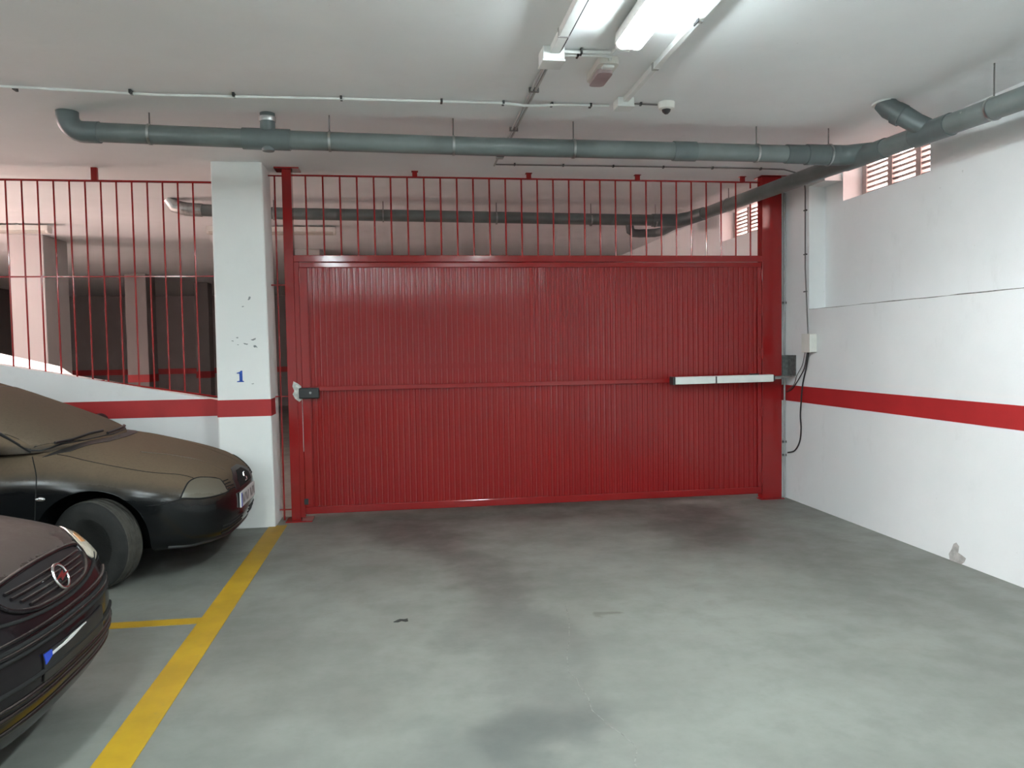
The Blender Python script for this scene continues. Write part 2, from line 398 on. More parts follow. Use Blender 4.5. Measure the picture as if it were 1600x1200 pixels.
# ================================================================== swinging gate leaf
gl = thing('swing_gate', (1.29, 7.0, .05), 'red ribbed steel swing gate closed between the two red posts', 'gate')
p(MB().box(-.862, 3.435, 6.975, 7.02, 2.240, 2.286, .006), 'top_rail', RED, gl)
p(MB().box(-.862, 3.435, 6.975, 7.02, .060, .125, .006), 'bottom_rail', RED, gl)
p(MB().box(-.8605, -.790, 6.975, 7.02, .125, 2.240, .005), 'stile', RED, gl)
p(MB().box(3.395, 3.435, 6.975, 7.02, .125, 2.240, .005), 'stile', RED, gl)
p(MB().box(-.790, 3.395, 6.955, 6.985, 1.155, 1.195, .004), 'middle_rail', RED, gl)
SW = .0505; n_s = 83; x0s = -.792
prof = [(0, 0), (.0025, -.0002), (.005, -.0003), (.0075, -.0002), (.010, 0), (.0140, -.0075), (.0165, -.0082), (.0195, -.0085), (.0225, -.0082), (.0245, -.0060), (.0270, -.0060), (.0290, -.0082), (.0320, -.0085), (.0350, -.0082), (.0375, -.0075), (.0415, 0), (.0435, -.0002), (.046, -.0003), (.0485, -.0002), (SW-.0006, 0), (SW-.0006, .002), (0, .002)]
s0 = None
for i in range(n_s):
    xc = x0s+SW*i+SW/2
    if s0 is None:
        s0 = MB().prism([(a-SW/2, b) for a, b in prof], 'Z', 0, 2.125).build('slat', RED, gl, 25, world=False)
        s0.location = Vector((xc, 6.998, .12))-ORIGIN[gl.name]
        s0.rotation_euler = (0, 0, .01)
    else: share(s0, 'slat', gl, (xc, 6.998, .12), (0, 0, random.uniform(-.045, .045)))
# hinges between leaf and right post
for z in (2.17, 1.83, 1.42, .86, .22):
    h = MB().tube([(3.4405, 6.972, z-.06), (3.4405, 6.972, z+.06)], .010, 10).build('hinge', RED, gl, 40)
    MB().box(3.415, 3.4405, 6.968, 6.976, z-.045, z+.045).build('hinge_leaf', RED, h)
# lock case and scraped metal behind it
lk = p(MB().box(-.885, -.712, 6.915, 6.974, 1.092, 1.186, .010), 'lock_case', CLIP, gl)
MB().lathe([(0, -.004), (.009, -.004), (.011, 0), (.011, .004)], (-.785, 6.914, 1.143), (0, 1, 0), 16).build('keyhole', STEEL, lk)
SCR = pmat('scraped_bare_metal', (.58, .57, .54), .5, .3, var=.25, scale=40)
sc = [(-.935, 1.245), (-.90, 1.225), (-.87, 1.20), (-.868, 1.08), (-.89, 1.062), (-.925, 1.09), (-.945, 1.13), (-.93, 1.16), (-.945, 1.20)]
MB().prism(sc, 'Y', 6.9835, 6.9855).build('scraped_patch', SCR, gf)
MB().box(-.866, -.8622, 6.986, 6.992, .62, 1.085).build('lit_gap_strip', SCR, gf)  # pale strip standing in for light showing through the gap beside the leaf
MB().box(-.868, -.835, 6.962, 6.975, .15, .20).build('drop_bolt', CLIP, gl)

# ================================================================== barred panels beside the column
gr = thing('bar_grille', (-3.2, 7.10, 1.1), 'red barred grille standing on the sloping low wall left of the column', 'grille')
def zb(x): return 1.118-(x+1.63)*.168
p(MB().box(-6.2, -1.535, 7.09, 7.11, 2.985, 3.000), 'top_rail', RED, gr)
p(MB().box(-6.2, -1.535, 7.094, 7.106, 2.172, 2.184), 'middle_rail', RED, gr)
p(MB().prism([(-6.2, zb(-6.2)), (-1.535, zb(-1.535)), (-1.535, zb(-1.535)+.012), (-6.2, zb(-6.2)+.012)], 'Y', 7.09, 7.11), 'bottom_rail', RED, gr)
p(MB().box(-1.566, -1.548, 7.09, 7.11, 1.10, 3.0), 'end_upright', RED, gr)
x = -1.752
while x > -6.2:
    p(MB().tube([(x, 7.10, zb(x)+.005), (x, 7.10, 2.99)], .0075, 8), 'bar', RED, gr, 40); x -= .1255
for xt in (-2.55, -4.3, -6.0):
    m = MB().box(xt-.025, xt+.025, 7.085, 7.115, 2.998, ZC-.0005); p(m, 'ceiling_bracket', RED, gr)
for xt in (-2.56, -4.4):
    p(MB().box(xt-.02, xt+.02, 7.088, 7.112, ztop(xt)+.004, zb(xt)+.004), 'wall_bracket', RED, gr)
sg = thing('side_grille', (-1.045, 7.06, .08), 'narrow red barred panel in the gap between column and gate post', 'grille')
for z in (3.045, 2.09, 1.105, .09):
    p(MB().box(-1.11, -.986, 7.05, 7.064, z, z+.010), 'rail', RED, sg)
p(MB().tube([(-1.056, 7.057, .0005), (-1.056, 7.057, 3.05)], .0075, 8), 'bar', RED, sg, 40)

# ================================================================== gate opener
BRK = pmat('grey_painted_plate', (.16, .17, .165), .45, .5, var=.25, scale=30)
OPEN = pmat('opener_white_housing', (.78, .79, .76), .45, var=.04)
go = thing('gate_opener', (3.0, 6.85, 1.15), 'white arm gate opener mounted across the red gate near its hinges', 'gate opener')
def slope_box(x0, x1, z, hh, y0, y1):
    return MB().prism([(x0, z+.006*(x0-2.5)-hh), (x1, z+.006*(x1-2.5)-hh), (x1, z+.006*(x1-2.5)+hh), (x0, z+.006*(x0-2.5)+hh)], 'Y', y0, y1)
def bev(mb, o): bmesh.ops.bevel(mb.bm, geom=list(mb.bm.edges), offset=o, segments=2, affect='EDGES', profile=.5); return mb
p(bev(slope_box(2.505, 2.897, 1.178, .034, 6.80, 6.89), .006), 'drive_housing', OPEN, go)
p(bev(slope_box(2.910, 3.470, 1.178, .034, 6.80, 6.89), .006), 'motor_housing', OPEN, go)
p(slope_box(2.897, 2.910, 1.178, .031, 6.805, 6.885), 'joint_ring', CLIP, go)
p(bev(slope_box(2.482, 2.505, 1.178, .037, 6.795, 6.895), .004), 'end_cap', CLIP, go)
p(bev(slope_box(3.470, 3.492, 1.178, .026, 6.815, 6.875), .004), 'end_cap', CLIP, go)
p(MB().box(3.26, 3.34, 6.83, 6.88, 1.2165, 1.228, .003), 'cable_entry', CLIP, go)
p(MB().box(3.49, 3.56, 6.83, 6.86, 1.172, 1.196, .003), 'fork', STEEL, go)
p(MB().box(3.55, 3.70, 6.84, 6.92, 1.188, 1.200, .002), 'pivot_arm', STEEL, go)
p(MB().box(2.53, 2.58, 6.89, 6.956, 1.15, 1.19, .003), 'front_mount', RED, go)
p(MB().box(3.700, 3.7095, 6.83, 6.985, 1.20, 1.395, .001).box(3.646, 3.70, 6.975, 6.985, 1.20, 1.395), 'wall_bracket', BRK, go)

# ================================================================== pipes
def clamp(par, c, d, r, top=None):
    h = MB().lathe([(r+.001, -.008), (r+.006, -.008), (r+.006, .008), (r+.001, .008)], c, d, 20).build('clamp', STEEL, par, 40)
    if top: MB().tube([(c[0], c[1], c[2]+r), (top[0], top[1], ZC-.002)], .0045, 8).build('hanger_rod', RODM, h)
def sleeve(par, a, b, r, name='coupling'):
    return MB().tube([a, b], r, 24).build(name, PIPEFIT, par, 50)
R1 = .0625
cp = thing('drain_pipe', (.6, 5.42, 2.85), 'grey drain pipe hung across the ceiling in front of the gate', 'pipe')
MB().tube([(-.95, 5.425, 2.934), (.6, 5.42, 2.914), (1.8, 5.42, 2.912), (3.30, 5.42, 2.905)], R1, 24).build('pipe_run', PIPE, cp, 50)
MB().tube([(-2.06, 5.50, 2.977), (-.93, 5.425, 2.934)], R1, 24).build('pipe_run', PIPE, cp, 50)
el = arc((-2.03, 5.503, 3.075), .10, -math.pi/2, -math.pi, 8, 'XZ')
MB().tube([(-1.93, 5.495, 2.972)]+el+[(-2.13, 5.503, ZC-.0005)], R1+.007, 24).build('elbow', PIPEFIT, cp, 50)
sleeve(cp, (-1.01, 5.431, 2.937), (-.70, 5.424, 2.931), R1+.008, 'tee')
MB().tube([(-.845, 5.425, 2.94), (-.845, 5.425, ZC-.0005)], .05, 20).build('tee_branch', PIPEFIT, cp, 50)
MB().lathe([(.054, 0), (.056, .012), (.056, .03), (.050, .03)], (-.845, 5.425, 3.05), (0, 0, 1), 20).build('branch_collar', STEEL, cp, 50)
MB().lathe([(.0, -.02), (.038, -.018), (.044, -.006), (.044, .012)], (-.845, 5.425, 2.872), (0, 0, 1), 20).build('cleanout_cap', PIPEFIT, cp, 50)
sleeve(cp, (1.99, 5.42, 2.911), (2.16, 5.42, 2.910), R1+.007)
sleeve(cp, (2.86, 5.42, 2.907), (3.02, 5.42, 2.906), R1+.006)
sleeve(cp, (3.02, 5.42, 2.906), (3.31, 5.42, 2.905), R1+.012, 'wye_socket')
MB().tube([(3.27, 5.42, 2.905), (3.33, 5.40, 2.902), (3.39, 5.34, 2.90), (3.44, 5.24, 2.893)], [R1+.010, R1+.010, R1+.008, R1+.002], 24).build('wye_branch', PIPEFIT, cp, 50)
for xx, yy, zz in ((-1.61, 5.47, 2.960), (-.44, 5.423, 2.927), (.40, 5.42, 2.917), (1.253, 5.42, 2.913), (2.63, 5.42, 2.908), (3.20, 5.42, 2.906)):
    clamp(cp, (xx, yy, zz), (1, 0, 0), R1+(.012 if xx > 3 else 0), (xx, yy))
mp_ = thing('collector_pipe', (3.44, 4.0, 2.75), 'thick grey collector pipe sloping along the right wall under the ceiling', 'pipe')
def zr(y): return 2.842+.026*(y-4)
def xr(y): return 3.44-.022*(y-4)
MB().tube([(xr(y), y, zr(y)) for y in (-2, 1, 4, 6, 8, 8.9)], .064, 24).build('pipe_run', PIPE, mp_, 50)
sleeve(mp_, (xr(4.42), 4.42, zr(4.42)), (xr(4.75), 4.75, zr(4.75)), .071, 'tee')
sleeve(mp_, (xr(5.05), 5.05, zr(5.05)), (xr(5.52), 5.52, zr(5.52)), .070, 'wye')
MB().tube([(3.44, 4.60, 2.865), (3.37, 4.67, 2.93), (3.31, 4.73, 3.00), (3.26, 4.78, 3.05), (3.235, 4.81, ZC-.0005)], [.060, .062, .066, .066, .066], 24).build('branch_elbow', PIPEFIT, mp_, 50)
MB().tube([(3.315, 4.725, 2.99), (3.285, 4.755, 3.02)], .072, 24).build('branch_collar', PIPEFIT, mp_, 50)
MB().tube([(3.236, 4.809, 3.093), (3.235, 4.81, ZC-.0003)], .075, 24).build('ceiling_seal', PVC, mp_, 50)
MB().lathe([(0, .012), (.006, .012), (.006, 0)], (3.383, 4.27, 2.872), (-.8, -.3, .4), 10).build('screw', STEEL, mp_)
for y in (4.08, 7.55, 1.2): clamp(mp_, (xr(y), y, zr(y)), (0, 1, 0), .064, (xr(y), y))
MB().tube([(xr(8.85), 8.85, zr(8.85)), (3.36, 9.25, 2.975), (3.34, 9.50, 2.96), (3.27, 9.60, 2.955), (3.08, 9.62, 2.95), (3.0, 9.62, 2.955), (2.955, 9.62, 2.985), (2.945, 9.62, ZC-.0005)], .052, 20).build('far_branch', PIPEFIT, mp_, 50)
fp = thing('far_drain_pipe', (.6, 8.45, 2.85), 'dark drain pipe hung under the ceiling beyond the gate bars', 'pipe')
MB().tube([(-2.12, 8.45, 2.995), (-1.2, 8.45, 2.963), (3.05, 8.45, 2.921)], R1, 20).build('pipe_run', PIPE, fp, 50)
MB().tube([(2.85, 8.45, 2.922), (3.12, 8.45, 2.922), (3.25, 8.38, 2.935), (3.345, 8.15, 2.95)], R1+.009, 20).build('wye_branch', PIPEFIT, fp, 50)
MB().tube([(-2.0, 8.45, 2.990), (-2.16, 8.45, 3.0), (-2.27, 8.45, 3.03), (-2.32, 8.45, ZC-.0005)], [R1+.007]*2+[.066, .06], 20).build('elbow', STEEL, fp, 50)
for xx in (-1.28, -.145, 1.08, 2.142, 2.89): clamp(fp, (xx, 8.45, 2.958-.012*(xx+1)), (1, 0, 0), R1, (xx, 8.45))

# ================================================================== lamps
def batten(x, y0, y1, label, lit=True, along='Y', group='fluorescent battens'):
    c = ((x, (y0+y1)/2) if along == 'Y' else ((y0+y1)/2, x))
    t = thing('fluorescent_batten', (c[0], c[1], 2.99), label, 'light', group)
    hl = (y1-y0)/2
    def sec(w0, w1, z0, z1): return [(-w0, z0), (w0, z0), (w1, z1), (-w1, z1)]
    def ext(mb, poly, a, b):
        if along == 'Y': mb.prism([(c[0]+u, v) for u, v in poly], 'Y', c[1]+a, c[1]+b)
        else: mb.prism([(c[1]+u, v) for u, v in poly], 'X', c[0]+a, c[0]+b)
        return mb
    bev(ext(MB(), sec(.072, .066, 3.022, 3.085), -hl, hl), .006).build('base', IVORY if not lit else PVC, t)
    lens = [(-.064, 3.024), (-.066, 3.014), (-.058, 3.000), (-.040, 2.992), (-.015, 2.996), (0, 2.998), (.015, 2.996), (.040, 2.992), (.058, 3.000), (.066, 3.014), (.064, 3.024)]
    ext(MB(), lens, -hl+.03, hl-.03).build('diffuser', LENS if lit else LENSOFF, t)
    for s in (-1, 1):
        a = s*(hl-.03); bev(ext(MB(), [(u*1.01, 3.020+(v-3.020)*1.04) for u, v in lens], min(a, s*hl), max(a, s*hl)), .004).build('end_cap', PVC if lit else IVORY, t)
        q = s*hl*.55
        if along == 'Y': MB().box(c[0]-.03, c[0]+.03, c[1]+q-.015, c[1]+q+.015, 3.083, ZC-.0005).build('ceiling_clip', STEEL, t)
        else: MB().box(c[0]+q-.015, c[0]+q+.015, c[1]-.03, c[1]+.03, 3.083, ZC-.0005).build('ceiling_clip', STEEL, t)
    return t
batten(1.178, 2.27, 3.845, 'lit fluorescent batten on the ceiling in front of the gate')
batten(-1.1, -.1, 1.475, 'lit fluorescent batten on the ceiling above the viewer, left of centre')
batten(-1.1, -3.3, -1.725, 'lit fluorescent batten on the ceiling just behind the viewer')
batten(1.178, -6.9, -5.325, 'lit fluorescent batten at the back of the garage ceiling')
batten(-3.9, .4, 1.975, 'lit fluorescent batten over the parked cars, outside the view on the left')
batten(-4.6, -3.4, -1.825, 'lit fluorescent batten over the parked cars behind the viewer')
batten(1.178, -3.2, -1.625, 'lit fluorescent batten on the right of the ceiling behind the viewer')
batten(-3.9, -7.4, -5.825, 'added unseen fluorescent batten for ambient light at the rear left of the garage ceiling')  # added lamp, out of view, to raise the ambient light
batten(-7.2, .4, 1.975, 'added unseen fluorescent batten for ambient light along the far left wall')  # extra lamp outside the view, put in for more fill light
batten(-7.2, -4.6, -3.025, 'added unseen fluorescent batten for ambient light along the far left wall towards the rear')  # another unseen lamp added to brighten the room by bounce
batten(10.15, -2.35, -.78, 'unlit fluorescent batten beyond the gate over its left post', False, 'X')
batten(10.15, -5.75, -4.18, 'unlit fluorescent batten beyond the bars at far left', False, 'X')

# emergency light
em = thing('emergency_light', (1.18, 4.35, 3.03), 'small oblong emergency light with pinkish lens beside the lit batten', 'emergency light')
def rrect(cx_, cy_, hx, hy, r, n=4):
    out = []
    for sx, sy, a0 in ((1, 1, 0), (-1, 1, 90), (-1, -1, 180), (1, -1, 270)):
        for i in range(n+1):
            a = math.radians(a0+90*i/n); out.append((cx_+sx*(hx-r)+r*math.cos(a), cy_+sy*(hy-r)+r*math.sin(a)))
    return out
MB().prism(rrect(1.182, 4.36, .058, .165, .035), 'Z', 3.065, ZC-.0005).build('housing', IVORY, em, 40)
MB().prism(rrect(1.182, 4.395, .044, .120, .03), 'Z', 3.040, 3.066).build('lens', EMLENS, em, 40)
MB().box(1.150, 1.214, 4.215, 4.262, 3.048, 3.066, .006).build('indicator_block', PVC, em)

# cable trunking, boxes, cables
tr = thing('cable_trunking', (.85, 1.5, 3.06), 'white cable trunking on the ceiling left of the lit batten', 'trunking')
MB().box(.826, .874, -6.0, 4.085, 3.062, ZC-.0005, .003).build('channel', PVC, tr)
MB().tube([(.884, -6.0, 3.085), (.884, 4.06, 3.085), (.872, 4.09, 3.07)], .007, 8).build('loose_cable', CLIP, tr, 40)
MB().box(.822, .878, 3.86, 3.875, 3.060, ZC-.0005).build('joint_cover', PVCG, tr)
jb = thing('junction_box', (.85, 4.15, 3.03), 'white square junction box where the ceiling trunking ends', 'junction box')
MB().box(.785, .905, 4.085, 4.215, 3.035, ZC-.0005, .006).build('body', PVC, jb)
MB().box(.782, .908, 4.082, 4.218, 3.024, 3.036, .004).build('lid', PVC, jb)
cd = thing('ceiling_conduit', (.85, 5.4, 3.08), 'thin twin conduit running from the white junction box towards the gate', 'conduit')
MB().tube([(.838, 4.215, 3.088), (.845, 6.62, 3.088), (.845, 6.70, 3.088)], .0085, 8).build('conduit', PVCG, cd, 40)
MB().tube([(.862, 4.215, 3.088), (.868, 6.40, 3.088)], .0085, 8).build('conduit', PVCG, cd, 40)
for y in (4.75, 5.6, 6.35): MB().box(.822, .884, y-.008, y+.008, 3.076, ZC-.0005).build('saddle_clip', RODM, cd)
MB().box(.825, .885, 6.38, 6.43, 3.074, ZC-.0005, .003).build('end_block', PVCG, cd)
gc = thing('gate_cable', (2.2, 6.69, 3.08), 'dark thin cable clipped along the ceiling just before the gate', 'cable')
MB().tube([(.845, 6.69, 3.094), (2.0, 6.675, 3.095), (3.2, 6.665, 3.095), (3.5, 6.665, 3.090), (3.64, 6.70, 3.07), (3.697, 6.66, 2.99), (3.700, 6.653, 2.90), (3.700, 6.652, 2.2), (3.700, 6.60, 1.588)], .006, 8).build('cable', RODM, gc, 40)
for xx in (1.02, 1.45, 1.90, 2.36, 2.82, 3.28): MB().box(xx-.006, xx+.006, 6.66, 6.69, 3.084, ZC-.0005).build('clip', CLIP, gc)
for z in (2.72, 2.32, 1.98): MB().box(3.692, 3.7095, 6.630, 6.670, z-.005, z+.005).build('clip', CLIP, gc)
wc = thing('ceiling_cable', (-.5, 5.02, 3.08), 'white cable clipped across the ceiling in front of the drain pipe', 'cable')
MB().tube([(-6, 4.93, 3.095), (-3.2, 4.97, 3.094), (-2.297, 4.985, 3.092), (-1.426, 5.055, 3.090), (-.46, 5.02, 3.088), (.35, 5.025, 3.092), (.68, 5.02, 3.092), (.83, 4.99, 3.070), (.93, 4.985, 3.070), (1.05, 5.02, 3.090), (1.4, 5.01, 3.092)], .0085, 8).build('cable', PVC, wc, 40)
for xx in (-3.6, -2.23, -1.58, -.98, -.33, .30, .70, 1.02, 1.28): MB().box(xx-.007, xx+.007, 5.005, 5.055, 3.083, ZC-.0005).build('clip', CLIP, wc)
t2 = thing('light_trunking', (1.47, 2.5, 3.07), 'slim pale trunking on the ceiling right of the lit batten', 'trunking')
MB().box(1.455, 1.487, -6, 4.86, 3.070, ZC-.0005, .003).build('channel', PVC, t2)
for y in (4.28, 3.64): MB().box(1.451, 1.491, y-.012, y+.012, 3.067, ZC-.0005).build('joint_cover', PVCG, t2)
MB().box(1.452, 1.458, 3.60, 3.66, 3.055, 3.072).build('cable_tie', CLIP, t2)
j2 = thing('small_junction_box', (1.47, 4.92, 3.05), 'small white junction box joining trunking and cable near the detector', 'junction box')
MB().box(1.42, 1.53, 4.86, 4.975, 3.050, ZC-.0005, .006).build('body', PVC, j2)
MB().box(1.417, 1.533, 4.857, 4.978, 3.043, 3.051, .003).build('lid', PVC, j2)
dc = thing('detector_cable', (1.63, 5.0, 3.09), 'dark thin cable between small junction box and smoke detector', 'cable')
MB().tube([(1.53, 4.965, 3.094), (1.73, 4.972, 3.094)], .0055, 8).build('cable', RODM, dc, 40)
MB().box(1.60, 1.612, 4.955, 4.985, 3.086, ZC-.0005).build('clip', CLIP, dc)
sm_ = thing('smoke_detector', (1.775, 4.955, 3.02), 'round white smoke detector on the ceiling right of the small junction box', 'smoke detector')
MB().lathe([(0, 0), (.056, 0), (.056, -.022), (.050, -.040), (.034, -.046), (0, -.046)], (1.775, 4.955, ZC-.0005), (0, 0, 1), 28).build('base', IVORY, sm_, 35)
MB().lathe([(.030, -.045), (.026, -.060), (.012, -.074), (0, -.075)], (1.775, 4.955, ZC), (0, 0, 1), 20).build('sensor_cap', CLIP, sm_, 35)
l1 = thing('batten_cable', (1.0, 4.11, 3.07), 'pair of white cables from junction box to the lit batten and emergency light', 'cable')
MB().tube([(.905, 4.125, 3.088), (1.17, 4.105, 3.088), (1.178, 3.93, 3.08), (1.178, 3.842, 3.07)], .009, 8).build('cable', PVC, l1, 40)
MB().tube([(.905, 4.165, 3.086), (1.14, 4.150, 3.086), (1.175, 4.16, 3.084), (1.182, 4.197, 3.082)], .009, 8).build('cable', PVC, l1, 40)
for xx, yy in ((1.0, 4.118), (.99, 4.16)): MB().box(xx-.005, xx+.005, yy-.02, yy+.02, 3.074, ZC-.0005).build('clip', CLIP, l1)

# things on the right wall beside the gate
cb = thing('control_box', (3.67, 6.53, 1.425), 'grey white control box on the right wall above the gate cables', 'control box')
MB().box(3.648, 3.7095, 6.463, 6.600, 1.425, 1.587, .004).build('body', IVORY, cb)
MB().box(3.636, 3.649, 6.460, 6.603, 1.422, 1.590, .004).build('lid', IVORY, cb)
kc = thing('opener_cable', (3.69, 6.75, .45), 'black cable looping down the right wall from the control box', 'cable')
def smooth(P, n=5):
    P = [Vector(q) for q in P]; out = []
    for i in range(len(P)-1):
        a, b, c, d = P[max(i-1, 0)], P[i], P[i+1], P[min(i+2, len(P)-1)]
        for j in range(n):
            t = j/n; out.append(.5*((2*b)+(c-a)*t+(2*a-5*b+4*c-d)*t*t+(3*b-a-3*c+d)*t**3))
    return out+[P[-1]]
XW = 3.698
MB().tube(smooth([(3.69, 6.57, 1.424), (XW, 6.62, 1.30), (XW, 6.69, 1.127), (XW, 6.72, .947), (XW, 6.733, .826), (XW, 6.72, .706), (XW, 6.745, .583), (XW, 6.835, .488), (XW, 6.965, .452)]), .0065, 8).build('cable', CLIP, kc, 40)
MB().tube(smooth([(3.68, 6.575, 1.424), (XW, 6.66, 1.28), (XW, 6.76, 1.173), (XW, 6.88, 1.075), (3.69, 6.975, 1.04)]), .0045, 8).build('cable', CLIP, kc, 40)
MB().tube(smooth([(3.665, 6.59, 1.424), (XW, 6.70, 1.30), (XW, 6.80, 1.20), (XW, 6.851, 1.115), (3.69, 6.95, 1.06)]), .0035, 8).build('cable', RODM, kc, 40)
vc = thing('wall_conduit', (3.695, 7.0, .01), 'thin grey conduit standing in the corner between red post and right wall', 'conduit')
MB().tube([(3.692, 7.02, .0005), (3.692, 7.02, 2.95)], .0095, 10).build('conduit', PVCG, vc, 40)
for z in (.55, 1.9, .42): MB().box(3.676, 3.7095, 7.012, 7.036, z-.01, z+.01).build('clip', RODM, vc)

# dry leaf on the floor
lf = MB()
pts = [(-.045, 0), (-.03, .012), (-.01, .018), (.015, .016), (.033, .022), (.035, .0), (.020, -.004), (0, .002), (-.02, -.003)]
a = [lf.bm.verts.new((-.025+x, 4.245+y*1.2, .012+.18*max(0, .02-abs(x))+.25*max(0, y))) for x, y in pts]
b = [lf.bm.verts.new((v.co.x, v.co.y, v.co.z-.0025)) for v in a]
lf.bm.faces.new(a); lf.bm.faces.new(b[::-1])
for i in range(len(a)): j = (i+1) % len(a); lf.bm.faces.new((a[i], b[i], b[j], a[j]))
lo = lf.build('dry_leaf', LEAFM); lo.location.z = .0005
tag(lo, 'small curled black scrap of dry leaf on the concrete floor', 'leaf')

#CARS
# ================================================================== cars
def interp(tab, s):
    if s <= tab[0][0]: return tab[0][1]
    if s >= tab[-1][0]: return tab[-1][1]
    n = len(tab)
    for i in range(n-1):
        if tab[i][0] <= s <= tab[i+1][0]: break
    def sl(j):
        if j == 0: return (tab[1][1]-tab[0][1])/(tab[1][0]-tab[0][0])
        if j == n-1: return (tab[-1][1]-tab[-2][1])/(tab[-1][0]-tab[-2][0])
        a = (tab[j][1]-tab[j-1][1])/(tab[j][0]-tab[j-1][0]); b = (tab[j+1][1]-tab[j][1])/(tab[j+1][0]-tab[j][0])
        return 0 if a*b <= 0 else 2*a*b/(a+b)
    x0, y0 = tab[i]; x1, y1 = tab[i+1]; h = x1-x0; t = (s-x0)/h
    return (2*t**3-3*t*t+1)*y0+(t**3-2*t*t+t)*h*sl(i)+(-2*t**3+3*t*t)*y1+(t**3-t*t)*h*sl(i+1)
def sp(v, e): return math.copysign(abs(v)**e, v)
def loft(rings, close_ends=True):
    bm = bmesh.new(); R = [[bm.verts.new(q) for q in r] for r in rings]; n = len(R[0])
    for A, B in zip(R, R[1:]):
        for j in range(n): bm.faces.new((A[j], A[(j+1) % n], B[(j+1) % n], B[j]))
    if close_ends: bm.faces.new(R[0]); bm.faces.new(R[-1][::-1])
    bmesh.ops.recalc_face_normals(bm, faces=bm.faces)
    return bm
def stations(L, n=54):
    return [L*(i/n)**2.4*.35 for i in range(n)]+[L*(.35+.55*(i/20)) for i in range(21)]+[L*(.9+.1*(1-(1-i/14)**2)) for i in range(1, 15)]
def car_body(H, B, W, L, nt, nb, seg=56):
    rings = []
    for s in stations(L):
        h, b, w = interp(H, s), interp(B, s), interp(W, s); mid = b+(h-b)*.46; ring = []
        k = min(1, s/.25); e1 = 2/(2.3+(nt-2.3)*k); e2 = 2/(2.3+(nb-2.3)*k)
        for j in range(seg):
            a = 2*math.pi*j/seg; c, sn = math.cos(a), math.sin(a); e = e1 if sn > 0 else e2
            z = mid+sp(sn, e)*((h-mid) if sn > 0 else (mid-b))
            y = w*sp(c, e)
            ring.append((-s, y, z))
        rings.append(ring)
    return loft(rings)
def cut_arches(bm, wheels, rad, yin):
    me = bpy.data.meshes.new('car_body_work'); bm.to_mesh(me); bm.free()
    o = bpy.data.objects.new('car_body_work', me); COL.objects.link(o); tmp = []
    for (wx, wz) in wheels:
        for s in (-1, 1):
            c = MB(); c.lathe([(rad, 0), (rad, .6)], (wx, s*yin, wz), (0, s, 0), 48)
            bmesh.ops.recalc_face_normals(c.bm, faces=c.bm.faces)
            cm = bpy.data.meshes.new('cut'); c.bm.to_mesh(cm); c.bm.free()
            co = bpy.data.objects.new('cut', cm); COL.objects.link(co); tmp.append(co)
            md = o.modifiers.new('arch', 'BOOLEAN'); md.operation = 'DIFFERENCE'; md.solver = 'EXACT'; md.object = co
    dg_ = bpy.context.evaluated_depsgraph_get(); dg_.update()
    out = bpy.data.meshes.new_from_object(o.evaluated_get(dg_))
    for q in tmp+[o]: bpy.data.objects.remove(q)
    return out
def mesh_part(me, name, mat, parent, ang=40):
    me.name = name; me.materials.clear(); me.materials.append(mat)
    for q in me.polygons: q.use_smooth = True
    me.set_sharp_from_angle(angle=math.radians(ang))
    o = bpy.data.objects.new(name, me); COL.objects.link(o); o.parent = parent; ORIGIN[o.name] = Vector()
    return o
def bvh_of(*meshes):
    vs_, fs = [], []
    for me in meshes:
        k = len(vs_); vs_ += [v.co.copy() for v in me.vertices]; fs += [[k+i for i in q.vertices] for q in me.polygons]
    return BVHTree.FromPolygons(vs_, fs)
def patch(bv, pts, name, mat, parent, off=.003, thick=.006, cuts=4, mirror=False, nrm=None):
    P = [Vector(q) for q in pts]
    if mirror: P = [Vector((q.x, -q.y, q.z)) for q in P]
    if nrm is None:
        nv = Vector()
        for q in P: nv += bv.find_nearest(q)[1]
        nv.normalize()
        if nv.dot(sum(P, Vector())/len(P)-Vector((-1.2, 0, .5))) < 0: nv = -nv
    else: nv = Vector((nrm[0], -nrm[1] if mirror else nrm[1], nrm[2])).normalized()
    bm = bmesh.new(); f = bm.faces.new([bm.verts.new(q) for q in P])
    bmesh.ops.triangulate(bm, faces=[f])
    for _ in range(cuts):
        es = [e for e in bm.edges if e.calc_length() > .035]
        if not es: break
        bmesh.ops.subdivide_edges(bm, edges=es, cuts=1, use_grid_fill=False); bmesh.ops.triangulate(bm, faces=bm.faces)
    for v in bm.verts:
        hit = bv.ray_cast(v.co+nv*.4, -nv, .9)
        if hit[0] is not None: v.co = hit[0]+nv*off
        else:
            q = bv.find_nearest(v.co); v.co = q[0]+nv*off
    r = bmesh.ops.extrude_face_region(bm, geom=list(bm.faces))
    for v in [g for g in r['geom'] if isinstance(g, bmesh.types.BMVert)]: v.co -= nv*thick
    bmesh.ops.recalc_face_normals(bm, faces=bm.faces)
    me = bpy.data.meshes.new(name); bm.to_mesh(me); bm.free()
    return mesh_part(me, name, mat, parent, 50)
def seam(bv, pts, name, mat, parent, r=.003, mirror=False, lift=0., n=6, front=False):
    P = smooth(pts, n); out = []
    for q in P:
        if mirror: q = Vector((q.x, -q.y, q.z))
        a = bv.ray_cast(Vector((1, q.y, q.z)), Vector((-1, 0, 0))) if front else bv.find_nearest(q)
        out.append(a[0]+a[1]*lift)
    return MB().tube(out, r, 8).build(name, mat, parent, 60, world=False)
